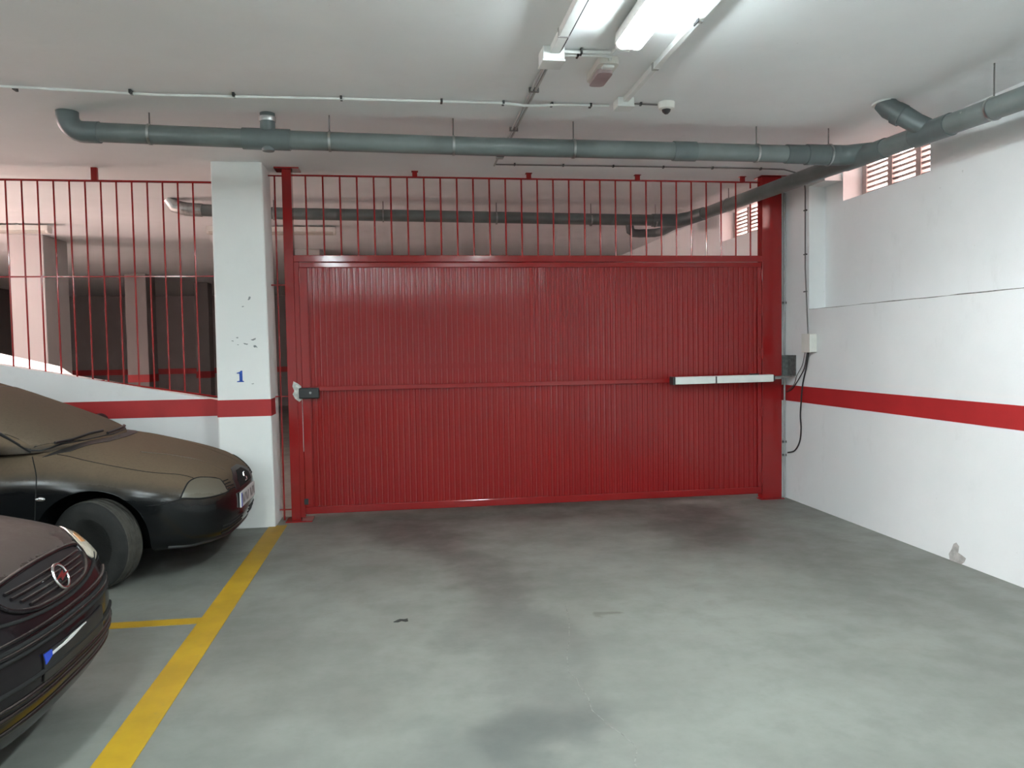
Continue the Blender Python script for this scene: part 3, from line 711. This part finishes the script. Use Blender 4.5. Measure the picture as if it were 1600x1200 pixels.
def paint(name, col, dust, lo, hi, amount, rough=.16):
    m, nt, b = nodes(name)
    g = N(nt, 'ShaderNodeNewGeometry'); sep = N(nt, 'ShaderNodeSeparateXYZ'); nt.links.new(g.outputs['Normal'], sep.inputs[0])
    nz = noise(nt, 5, 5, .6, g.outputs['Position']); nf = noise(nt, 60, 3, .6, g.outputs['Position'])
    f = math_(nt, 'ADD', sep.outputs['Z'], math_(nt, 'MULTIPLY', math_(nt, 'SUBTRACT', nz, .5), .35))
    f = ramp(nt, f, lo, hi, 0, amount)
    f = math_(nt, 'MULTIPLY', f, ramp(nt, nf, .2, .6, .86, 1))
    nt.links.new(mix(nt, f, col, dust), b.inputs['Base Color'])
    nt.links.new(ramp(nt, f, 0, .9, rough, .85), b.inputs['Roughness'])
    nt.links.new(ramp(nt, f, 0, .9, .26, .15), b.inputs['Specular IOR Level'])
    MATS[name] = m; return m
DUST = (.165, .120, .080)
P1 = paint('dusty_black_paint', (.006, .0065, .007), DUST, .10, .95, .93)
P1C = paint('dusty_black_cabin_paint', (.006, .0065, .007), DUST, -.35, .7, .9)
P1G = paint('dust_covered_glass', (.02, .022, .02), (.145, .110, .078), -.1, .45, .97, .1)
P2 = paint('black_paint_light_dust', (.009, .007, .008), (.17, .13, .11), .55, 1.1, .42, .13)
SIDEG = paint('dark_side_glass', (.012, .016, .014), DUST, .2, 1.0, .6, .06)
TYRE = pmat('tyre_rubber', (.014, .014, .013), .85, var=.25, scale=14, bmp=.15, bscale=120)
TREAD = pmat('dusty_tyre_tread', (.052, .048, .040), .9, var=.25, scale=14, bmp=.15, bscale=120)
RIM = pmat('dark_wheel_cover', (.018, .018, .018), .5, var=.3, scale=20)
TRIM = pmat('black_trim_plastic', (.010, .010, .011), .42, var=.2)
SEAMM = pmat('shut_line_black', (.003, .003, .003), .9)
HEAD = paint('dusty_headlamp_lens', (.12, .115, .095), (.150, .122, .088), .0, .9, .7, .07)
HEAD2 = pmat('yellowed_headlamp_lens', (.55, .50, .40), .25, var=.12, scale=25, coat=.5)
AMBER = pmat('amber_indicator_lens', (.60, .30, .12), .25, coat=.5)
CHROME = pmat('chrome', (.75, .76, .76), .12, 1., var=.05)
PLATE = pmat('white_number_plate', (.62, .61, .60), .4, var=.06)
PLATEB = pmat('plate_blue_band', (.02, .06, .45), .4)
PLATEK = pmat('plate_black_print', (.05, .045, .045), .5)

def wheel(parent, x, y, r, wd, steer, name='wheel'):
    hw_ = wd/2
    pr = [(r*.62, -hw_*.92), (r*.72, -hw_), (r*.88, -hw_*.98), (r*.965, -hw_*.82), (r*.992, -hw_*.62)]
    for g in (-.42, 0, .42):
        pr += [(r*.997, hw_*(g-.10)), (r*.975, hw_*(g-.07)), (r*.975, hw_*(g+.07)), (r*.997, hw_*(g+.10))]
    pr += [(r*.992, hw_*.62), (r*.965, hw_*.82), (r*.88, hw_*.98), (r*.72, hw_), (r*.62, hw_*.92), (r*.62, -hw_*.92)]
    o = MB().lathe(pr, (0, 0, 0), (0, 1, 0), 48).build(name, TYRE, parent, 35, world=False)
    o.location = (x, y, r-.004); o.rotation_euler = (0, 0, steer)
    sd_ = -1 if y < 0 else 1
    tp = []
    for g in (-.42, 0, .42): tp += [(r*1.001, hw_*(g-.10)), (r*.978, hw_*(g-.07)), (r*.978, hw_*(g+.07)), (r*1.001, hw_*(g+.10))]
    MB().lathe([(r*.95, -hw_*.80), (r*.994, -hw_*.66)]+tp+[(r*.994, hw_*.66), (r*.95, hw_*.80)], (0, 0, 0), (0, 1, 0), 48).build('tread', TREAD, o, 35, world=False)
    mb = MB().lathe([(0, .055), (r*.12, .055), (r*.15, .045), (r*.52, .058), (r*.60, .075), (r*.64, .078), (r*.64, -.06), (0, -.06)], (0, 0, 0), (0, sd_, 0), 48)
    rim = mb.build('wheel_cover', RIM, o, 35, world=False)
    for k in range(6):
        a = math.pi/3*k; c = Vector((math.cos(a)*r*.40, sd_*.057, math.sin(a)*r*.40))
        MB().lathe([(0, -.004), (r*.075, -.004), (r*.085, .003), (0, .003)], c, (0, sd_, 0), 14).build('cover_hole', SEAMM, o, world=False)
    return o

def build_car1():
    car = thing('black_hatchback', (-1.165, 6.0, 0), 'black hatchback coated in brown dust parked between white wall and column', 'car')
    H = [(0, .47), (.012, .545), (.04, .605), (.09, .650), (.16, .690), (.26, .735), (.42, .79), (.64, .85), (.87, .905), (1.05, .93), (1.4, .93), (2.4, .95), (3.2, .97), (3.6, .97), (3.85, .90), (3.93, .75), (3.95, .55)]
    B = [(0, .43), (.012, .32), (.04, .245), (.09, .205), (.16, .19), (.3, .18), (.8, .175), (3.3, .18), (3.8, .28), (3.95, .45)]
    W = [(0, .12), (.012, .30), (.04, .47), (.09, .60), (.16, .69), (.26, .76), (.42, .805), (.64, .835), (.9, .845), (2, .85), (3, .845), (3.5, .80), (3.8, .70), (3.92, .5), (3.95, .3)]
    wx = -.80
    me = cut_arches(car_body(H, B, W, 3.95, 3.3, 5), [(wx, .30), (wx-2.46, .30)], .345, .50)
    body = mesh_part(me, 'body', P1, car, 35)
    R = [(.87, .895), (.95, .930), (1.1, .998), (1.3, 1.093), (1.5, 1.188), (1.72, 1.285), (1.9, 1.345), (2.2, 1.395), (2.6, 1.41), (3.0, 1.385), (3.3, 1.32), (3.55, 1.20), (3.75, 1.03), (3.85, .93)]
    wb_ = [(.87, .05), (.93, .32), (1.02, .52), (1.12, .64), (1.22, .70), (1.36, .735), (2.5, .75), (3.3, .72), (3.7, .62), (3.85, .3)]
    rings = []
    ss = [.87+.5*(i/16)**1.6 for i in range(17)]+[1.42+.1*i for i in range(22)]+[3.6, 3.68, 3.75, 3.81, 3.85]
    for s in ss:
        zb_ = interp(H, s)-.05; top = interp(R, s); wv = interp(wb_, s); ring = []
        for j in range(41):
            a = math.pi*j/40; c, sn = math.cos(a), math.sin(a)
            z = zb_+(top-zb_)*sp(sn, 2/3.2); y = wv*sp(c, 2/3.2)*(1-.30*max(0, z-.93)/.48)
            ring.append((-s, y, z))
        rings.append(ring)
    gm = bpy.data.meshes.new('cabin'); bm = loft(rings); bm.to_mesh(gm); bm.free()
    cab = mesh_part(gm, 'cabin', P1C, car, 50)
    bv = bvh_of(me); bc = bvh_of(gm)
    F = CAR1
    patch(bc, F['windshield'], 'windshield', P1G, car, .004, .010, 5, nrm=(.55, 0, .83))
    seam(bc, F['windshield']+F['windshield'][:1], 'windshield_seal', TRIM, cab, .006, False, 0, 3)
    for mr in (False, True):
        patch(bc, F['door_glass'], 'door_glass', SIDEG, car, .003, .008, 5, mr, nrm=(0, -1, .25))
        patch(bc, F['rear_glass'], 'rear_side_glass', SIDEG, car, .003, .008, 5, mr, nrm=(0, -1, .25))
        hl = patch(bv, F['headlamp'], 'headlamp', HEAD, car, .004, .012, 5, mr)
        seam(bv, F['headlamp']+F['headlamp'][:1], 'headlamp_gap', SEAMM, hl, .0055, mr, .001, 3)
        seam(bv, F['hood_seam'], 'hood_gap', SEAMM, body, .003, mr)
        seam(bv, F['hood_crease'], 'hood_crease', P1, body, .006, mr, -.002)
        seam(bv, F['door_seam'], 'door_gap', SEAMM, body, .0035, mr)
        seam(bc, F['pillar'], 'pillar_gap', SEAMM, cab, .006, mr)
        seam(bv, F['bumper_seam'], 'bumper_gap', SEAMM, body, .003, mr)
        seam(bv, F['lip'], 'bumper_lip', TRIM, body, .012, mr)
        for q in F['fins']: seam(bv, q, 'grille_fin', SEAMM, body, .0045, mr, 0, 4)
        for q in F['low_slots']: seam(bv, q, 'air_slot', SEAMM, body, .006, mr, 0, 4)
        sg_ = -1 if not mr else 1
        ind = MB().lathe([(0, .010), (.012, .008), (.020, 0), (.020, -.004)], (0, 0, 0), (0, sg_, 0), 20).build('side_indicator', CHROME, car, 40, world=False)
        ind.scale = (1.5, 1, .7); q = bv.find_nearest(Vector((-1.085, sg_*.86, .607))); ind.location = q[0]
        mi = MB()
        mi.lathe([(0, -.11), (.055, -.10), (.085, -.04), (.085, .05), (.06, .095), (0, .10)], (0, 0, 0), (0, sg_, .05), 20)
        mo = mi.build('door_mirror', TRIM, car, 60, world=False); mo.scale = (.75, 1, .85); mo.location = (-1.37, sg_*.93, .935)
        MB().tube([(0.02, -sg_*.16, -.05), (0, -sg_*.06, -.02)], .03, 10).build('mirror_stalk', TRIM, mo, 40, world=False)
    patch(bv, F['grille'], 'grille', TRIM, car, .004, .008, 5, nrm=(1, 0, .5))
    e = patch(bv, F['grille_in'], 'grille_mesh', SEAMM, body, .006, .006, 4, nrm=(1, 0, .4))
    MB().tube([(-.028, .035, .600), (-.022, -.03, .602), (-.018, -.035, .585), (-.012, .035, .565), (-.008, .03, .55), (-.008, -.04, .548)], .006, 8).build('badge', CHROME, car, 40, world=False)
    pl = MB().box(-.006, .008, -.26, .26, .385, .495, .004).build('number_plate', PLATE, car, world=False)
    MB().box(.006, .0088, -.255, -.222, .390, .490).build('plate_band', PLATEB, pl, world=False)
    for k, yy in enumerate((-.19, -.13, -.07, -.01, .09, .15, .21)):
        MB().box(.0075, .0088, yy-.012, yy+.010, .405, .475, 0, Matrix.Rotation(.35*(-1)**k, 3, 'X')).build('plate_mark', PLATEK, pl, world=False)
    for q in F['wipers']:
        a = MB().tube([(x_, y_, bc.ray_cast(Vector((x_, y_, 3)), Vector((0, 0, -1)))[0].z+dz if bc.ray_cast(Vector((x_, y_, 3)), Vector((0, 0, -1)))[0] else .92+dz) for x_, y_, dz in q], .009, 8).build('wiper', TRIM, car, 40, world=False)
    patch(bv, F['cowl'], 'cowl_panel', TRIM, car, .003, .006, 5, nrm=(.2, 0, 1))
    for x_, st in ((wx, -.36), (wx-2.46, 0)):
        for s in (-1, 1): wheel(car, x_, s*.755 if st == 0 else s*.735, .288, .185, st)
    return car, bv, bc

def build_car2():
    car = thing('black_car', (-1.22, 3.05, 0), 'glossy black car with round chrome emblem in the nearest bay', 'car')
    H = [(0, .50), (.02, .57), (.05, .63), (.09, .685), (.13, .73), (.2, .765), (.3, .80), (.5, .845), (.8, .90), (1.05, .93), (1.4, .94), (2.4, .96), (3.4, .98), (3.9, .98), (4.05, .9), (4.13, .7), (4.15, .5)]
    B = [(0, .44), (.01, .36), (.04, .27), (.09, .205), (.16, .185), (.3, .175), (.8, .175), (3.4, .18), (3.9, .28), (4.15, .45)]
    W = [(0, .12), (.01, .25), (.03, .38), (.07, .51), (.13, .62), (.22, .71), (.35, .775), (.5, .81), (.7, .84), (1, .855), (3, .855), (3.7, .82), (4.0, .72), (4.12, .5), (4.15, .3)]
    wx = -.86
    me = cut_arches(car_body(H, B, W, 4.15, 3.3, 5), [(wx, .31), (wx-2.6, .31)], .35, .50)
    body = mesh_part(me, 'body', P2, car, 35)
    R = [(.95, .92), (1.05, .97), (1.3, 1.10), (1.6, 1.25), (1.85, 1.36), (2.1, 1.41), (2.6, 1.43), (3.2, 1.40), (3.6, 1.28), (3.9, 1.05), (4.02, .93)]
    wb_ = [(.95, .05), (1.0, .36), (1.1, .58), (1.2, .68), (1.3, .72), (1.45, .745), (2.5, .75), (3.4, .73), (3.85, .62), (4.02, .3)]
    rings = []
    for s in [.95+.5*(i/16)**1.6 for i in range(17)]+[1.5+.1*i for i in range(23)]+[3.8, 3.88, 3.95, 4.02]:
        zb_ = interp(H, s)-.05; top = interp(R, s); wv = interp(wb_, s); ring = []
        for j in range(41):
            a = math.pi*j/40; c, sn = math.cos(a), math.sin(a)
            z = zb_+(top-zb_)*sp(sn, 2/3.2); y = wv*sp(c, 2/3.2)*(1-.30*max(0, z-.93)/.48)
            ring.append((-s, y, z))
        rings.append(ring)
    gm = bpy.data.meshes.new('cabin'); bm = loft(rings); bm.to_mesh(gm); bm.free()
    mesh_part(gm, 'cabin', P2, car, 50)
    bv = bvh_of(me); bc = bvh_of(gm); F = CAR2
    patch(bc, F['windshield'], 'windshield', SIDEG, car, .004, .010, 5, nrm=(.55, 0, .83))
    for mr in (False, True):
        patch(bc, F['door_glass'], 'door_glass', SIDEG, car, .003, .008, 5, mr, nrm=(0, 1, .25))
        hl = patch(bv, F['headlamp'], 'headlamp', HEAD2, car, .006, .014, 5, mr)
        patch(bv, F['indicator'], 'indicator', AMBER, car, .008, .014, 4, mr)
        seam(bv, F['headlamp']+F['headlamp'][:1], 'headlamp_gap', SEAMM, hl, .003, mr, 0, 3)
        seam(bv, F['hood_side'], 'hood_gap', SEAMM, body, .003, mr)
    patch(bv, F['grille'], 'grille', TRIM, car, .003, .008, 5, nrm=(1, 0, .35))
    for q in F['grille_slats']: seam(bv, q, 'grille_slat', P2, body, .006, False, .008, 5, True)
    seam(bv, F['grille_rim'], 'grille_rim', P2, body, .010, False, .003, 4)
    seam(bv, F['hood_front'], 'hood_gap', SEAMM, body, .007, False, .001, 5, True)
    for q in F['bumper_slots']: seam(bv, q, 'air_slot', SEAMM, body, .008, False, .001, 5, True)
    for q in F['bumper_ribs']: seam(bv, q, 'bumper_rib', P2, body, .007, False, .003, 5, True)
    # emblem: ring and bolt
    q = bv.ray_cast(Vector((1, 0, .678)), Vector((-1, 0, 0))); c = q[0]+Vector((.034, 0, .004)); n = Vector((.91, 0, .41)).normalized()
    u = Vector((0, 1, 0)); v = n.cross(u)
    ring = [c+.047*(math.cos(t)*u+math.sin(t)*v) for t in [2*math.pi*i/32 for i in range(33)]]
    em_ = MB().tube(ring, .0058, 10).build('emblem', CHROME, car, 60, world=False)
    z_ = [(-.062, -.004), (-.012, -.004), (-.020, -.018), (.062, .004), (.012, .004), (.020, .018)]
    bm = MB(); A = [bm.bm.verts.new(c+a*u+b*v+n*.006) for a, b in z_]; Bv = [bm.bm.verts.new(c+a*u+b*v-n*.004) for a, b in z_]
    bm.bm.faces.new(A); bm.bm.faces.new(Bv[::-1])
    for i in range(6): bm.bm.faces.new((A[i], Bv[i], Bv[(i+1) % 6], A[(i+1) % 6]))
    bm.build('emblem_bolt', CHROME, em_, world=False)
    # number plate: face coloured dark for shade, white strip for its lit edge
    pl = patch(bv, [(0, -.26, .388), (0, .26, .388), (0, .26, .486), (0, -.26, .486)], 'number_plate', TRIM, car, .006, .004, 4, nrm=(1, 0, 0))
    patch(bv, [(0, -.255, .446), (0, -.215, .464), (0, -.215, .484), (0, -.262, .484)], 'plate_band', PLATEB, pl, .009, .004, 3, nrm=(1, 0, 0))
    patch(bv, [(0, -.215, .464), (0, -.14, .468), (0, -.07, .470), (0, .06, .482), (0, .06, .484), (0, -.08, .483), (0, -.14, .476), (0, -.215, .474)], 'plate_edge', PLATE, pl, .009, .004, 3, nrm=(1, 0, 0))
    for x_ in (wx, wx-2.6):
        for s in (-1, 1): wheel(car, x_, s*.76, .305, .195, 0)
    return car, bv, bc
def at_z(z, ys, x=-.05): return [(x-.35*y*y, y, z) for y in ys]
CAR1 = {
 'windshield': [(-.93, 0, .93), (-.97, -.36, .93), (-1.06, -.56, .92), (-1.20, -.69, .90), (-1.46, -.655, 1.08), (-1.72, -.57, 1.25), (-1.71, 0, 1.285), (-1.72, .57, 1.25), (-1.46, .655, 1.08), (-1.20, .69, .90), (-1.06, .56, .92), (-.97, .36, .93)],
 'door_glass': [(-1.36, -.74, .93), (-1.80, -.64, 1.24), (-2.30, -.62, 1.31), (-2.34, -.74, .95)],
 'rear_glass': [(-2.40, -.74, .95), (-2.38, -.62, 1.31), (-2.85, -.62, 1.27), (-3.15, -.70, .97)],
 'pillar': [(-1.19, -.70, .885), (-1.30, -.70, .965), (-1.46, -.675, 1.075), (-1.62, -.62, 1.18), (-1.76, -.57, 1.265)],
 'headlamp': [(-.275, -.754, .559), (-.259, -.716, .610), (-.245, -.654, .650), (-.215, -.579, .662), (-.176, -.517, .655), (-.103, -.418, .622), (-.058, -.435, .560), (-.044, -.423, .537), (-.097, -.571, .534), (-.170, -.677, .540)],
 'hood_seam': [(-1.05, -.66, .865), (-.8, -.70, .80), (-.5, -.69, .73), (-.3, -.62, .69), (-.22, -.60, .665)],
 'hood_crease': [(-.106, -.22, .655), (-.203, -.23, .708), (-.328, -.26, .758), (-.477, -.33, .80), (-.62, -.41, .83)],
 'door_seam': [(-1.19, -.68, .855), (-1.122, -.798, .764), (-1.109, -.837, .669), (-1.115, -.846, .529), (-1.13, -.84, .35), (-1.15, -.80, .22)],
 'bumper_seam': [(-.275, -.756, .555), (-.36, -.79, .535), (-.47, -.81, .530)],
 'lip': [(-.36, -.77, .205), (-.2, -.68, .205), (-.1, -.5, .215), (-.06, -.25, .225), (-.05, 0, .228)],
 'fins': [[(-.089, -.427, .605), (-.066, -.331, .606)], [(-.072, -.425, .586), (-.05, -.327, .587)], [(-.06, -.425, .568), (-.036, -.315, .566)], [(-.049, -.421, .548), (-.026, -.302, .544)]],
 'low_slots': [[(-.07, -.53, .318), (-.03, -.3, .322), (-.02, -.12, .324)], [(-.07, -.53, .292), (-.03, -.3, .297), (-.02, -.12, .30)], [(-.08, -.51, .265), (-.03, -.3, .272), (-.02, -.12, .275)]],
 'grille': [(-.09, -.10, .655), (-.09, .10, .655), (-.04, .27, .60), (-.01, .29, .53), (0, .20, .505), (0, -.20, .505), (-.01, -.29, .53), (-.04, -.27, .60)],
 'grille_in': [(-.06, -.08, .632), (-.06, .08, .632), (-.02, .20, .58), (0, .20, .53), (0, -.20, .53), (-.02, -.20, .58)],
 'cowl': [(-.86, -.30, .9), (-.98, -.62, .9), (-1.12, -.69, .88), (-1.02, -.55, .9), (-.91, -.2, .9), (-.91, .2, .9), (-1.02, .55, .9), (-1.12, .69, .88), (-.98, .62, .9), (-.86, .30, .9), (-.84, 0, .9)],
 'wipers': [[(-1.06, -.66, .020), (-1.02, -.50, .022), (-.985, -.30, .022), (-.97, -.10, .022)], [(-.93, -.12, .022), (-.945, .15, .022), (-.98, .38, .022), (-1.04, .54, .022)]],
}
_g = [(-.14, -.31, .722), (-.14, 0, .735), (-.14, .31, .722), (-.12, .345, .697), (-.09, .31, .650), (-.055, .20, .623), (-.044, 0, .615), (-.055, -.20, .623), (-.09, -.31, .650), (-.12, -.345, .697)]
CAR2 = {
 'windshield': [(-1.02, 0, .94), (-1.06, -.36, .94), (-1.15, -.56, .93), (-1.30, -.69, .92), (-1.55, -.65, 1.10), (-1.82, -.56, 1.29), (-1.80, 0, 1.32), (-1.82, .56, 1.29), (-1.55, .65, 1.10), (-1.30, .69, .92), (-1.15, .56, .93), (-1.06, .36, .94)],
 'door_glass': [(-1.46, .74, .94), (-1.90, .64, 1.27), (-2.45, .62, 1.33), (-2.5, .74, .96)],
 'headlamp': [(-.12, .37, .640), (-.125, .36, .684), (-.16, .41, .716), (-.215, .48, .738), (-.30, .60, .742), (-.36, .69, .70), (-.30, .70, .62), (-.18, .58, .600), (-.11, .42, .61)],
 'indicator': [(-.20, .49, .728), (-.15, .43, .700), (-.17, .49, .672), (-.26, .60, .70)],
 'hood_side': [(-.16, .40, .728), (-.28, .58, .745), (-.5, .66, .79), (-.8, .68, .85), (-1.05, .67, .88)],
 'grille': _g,
 'grille_slats': [at_z(z, [-w_, -w_/2, 0, w_/2, w_], -.07) for z, w_ in ((.643, .22), (.662, .25), (.681, .28), (.700, .29))],
 'grille_rim': _g+_g[:1],
 'hood_front': [(-.14, -.47, .65), (-.078, -.369, .625), (-.045, -.2, .607), (-.035, 0, .600), (-.045, .2, .607), (-.078, .369, .625), (-.14, .47, .65)],
 'bumper_slots': [at_z(z, [-.5, -.3, -.1, .1, .3, .5], -.02) for z in (.548, .520, .424)],
 'bumper_ribs': [at_z(z, [-.55, -.3, 0, .3, .55], -.02) for z in (.570, .535, .375, .345, .295)],
}
build_car1()
build_car2()
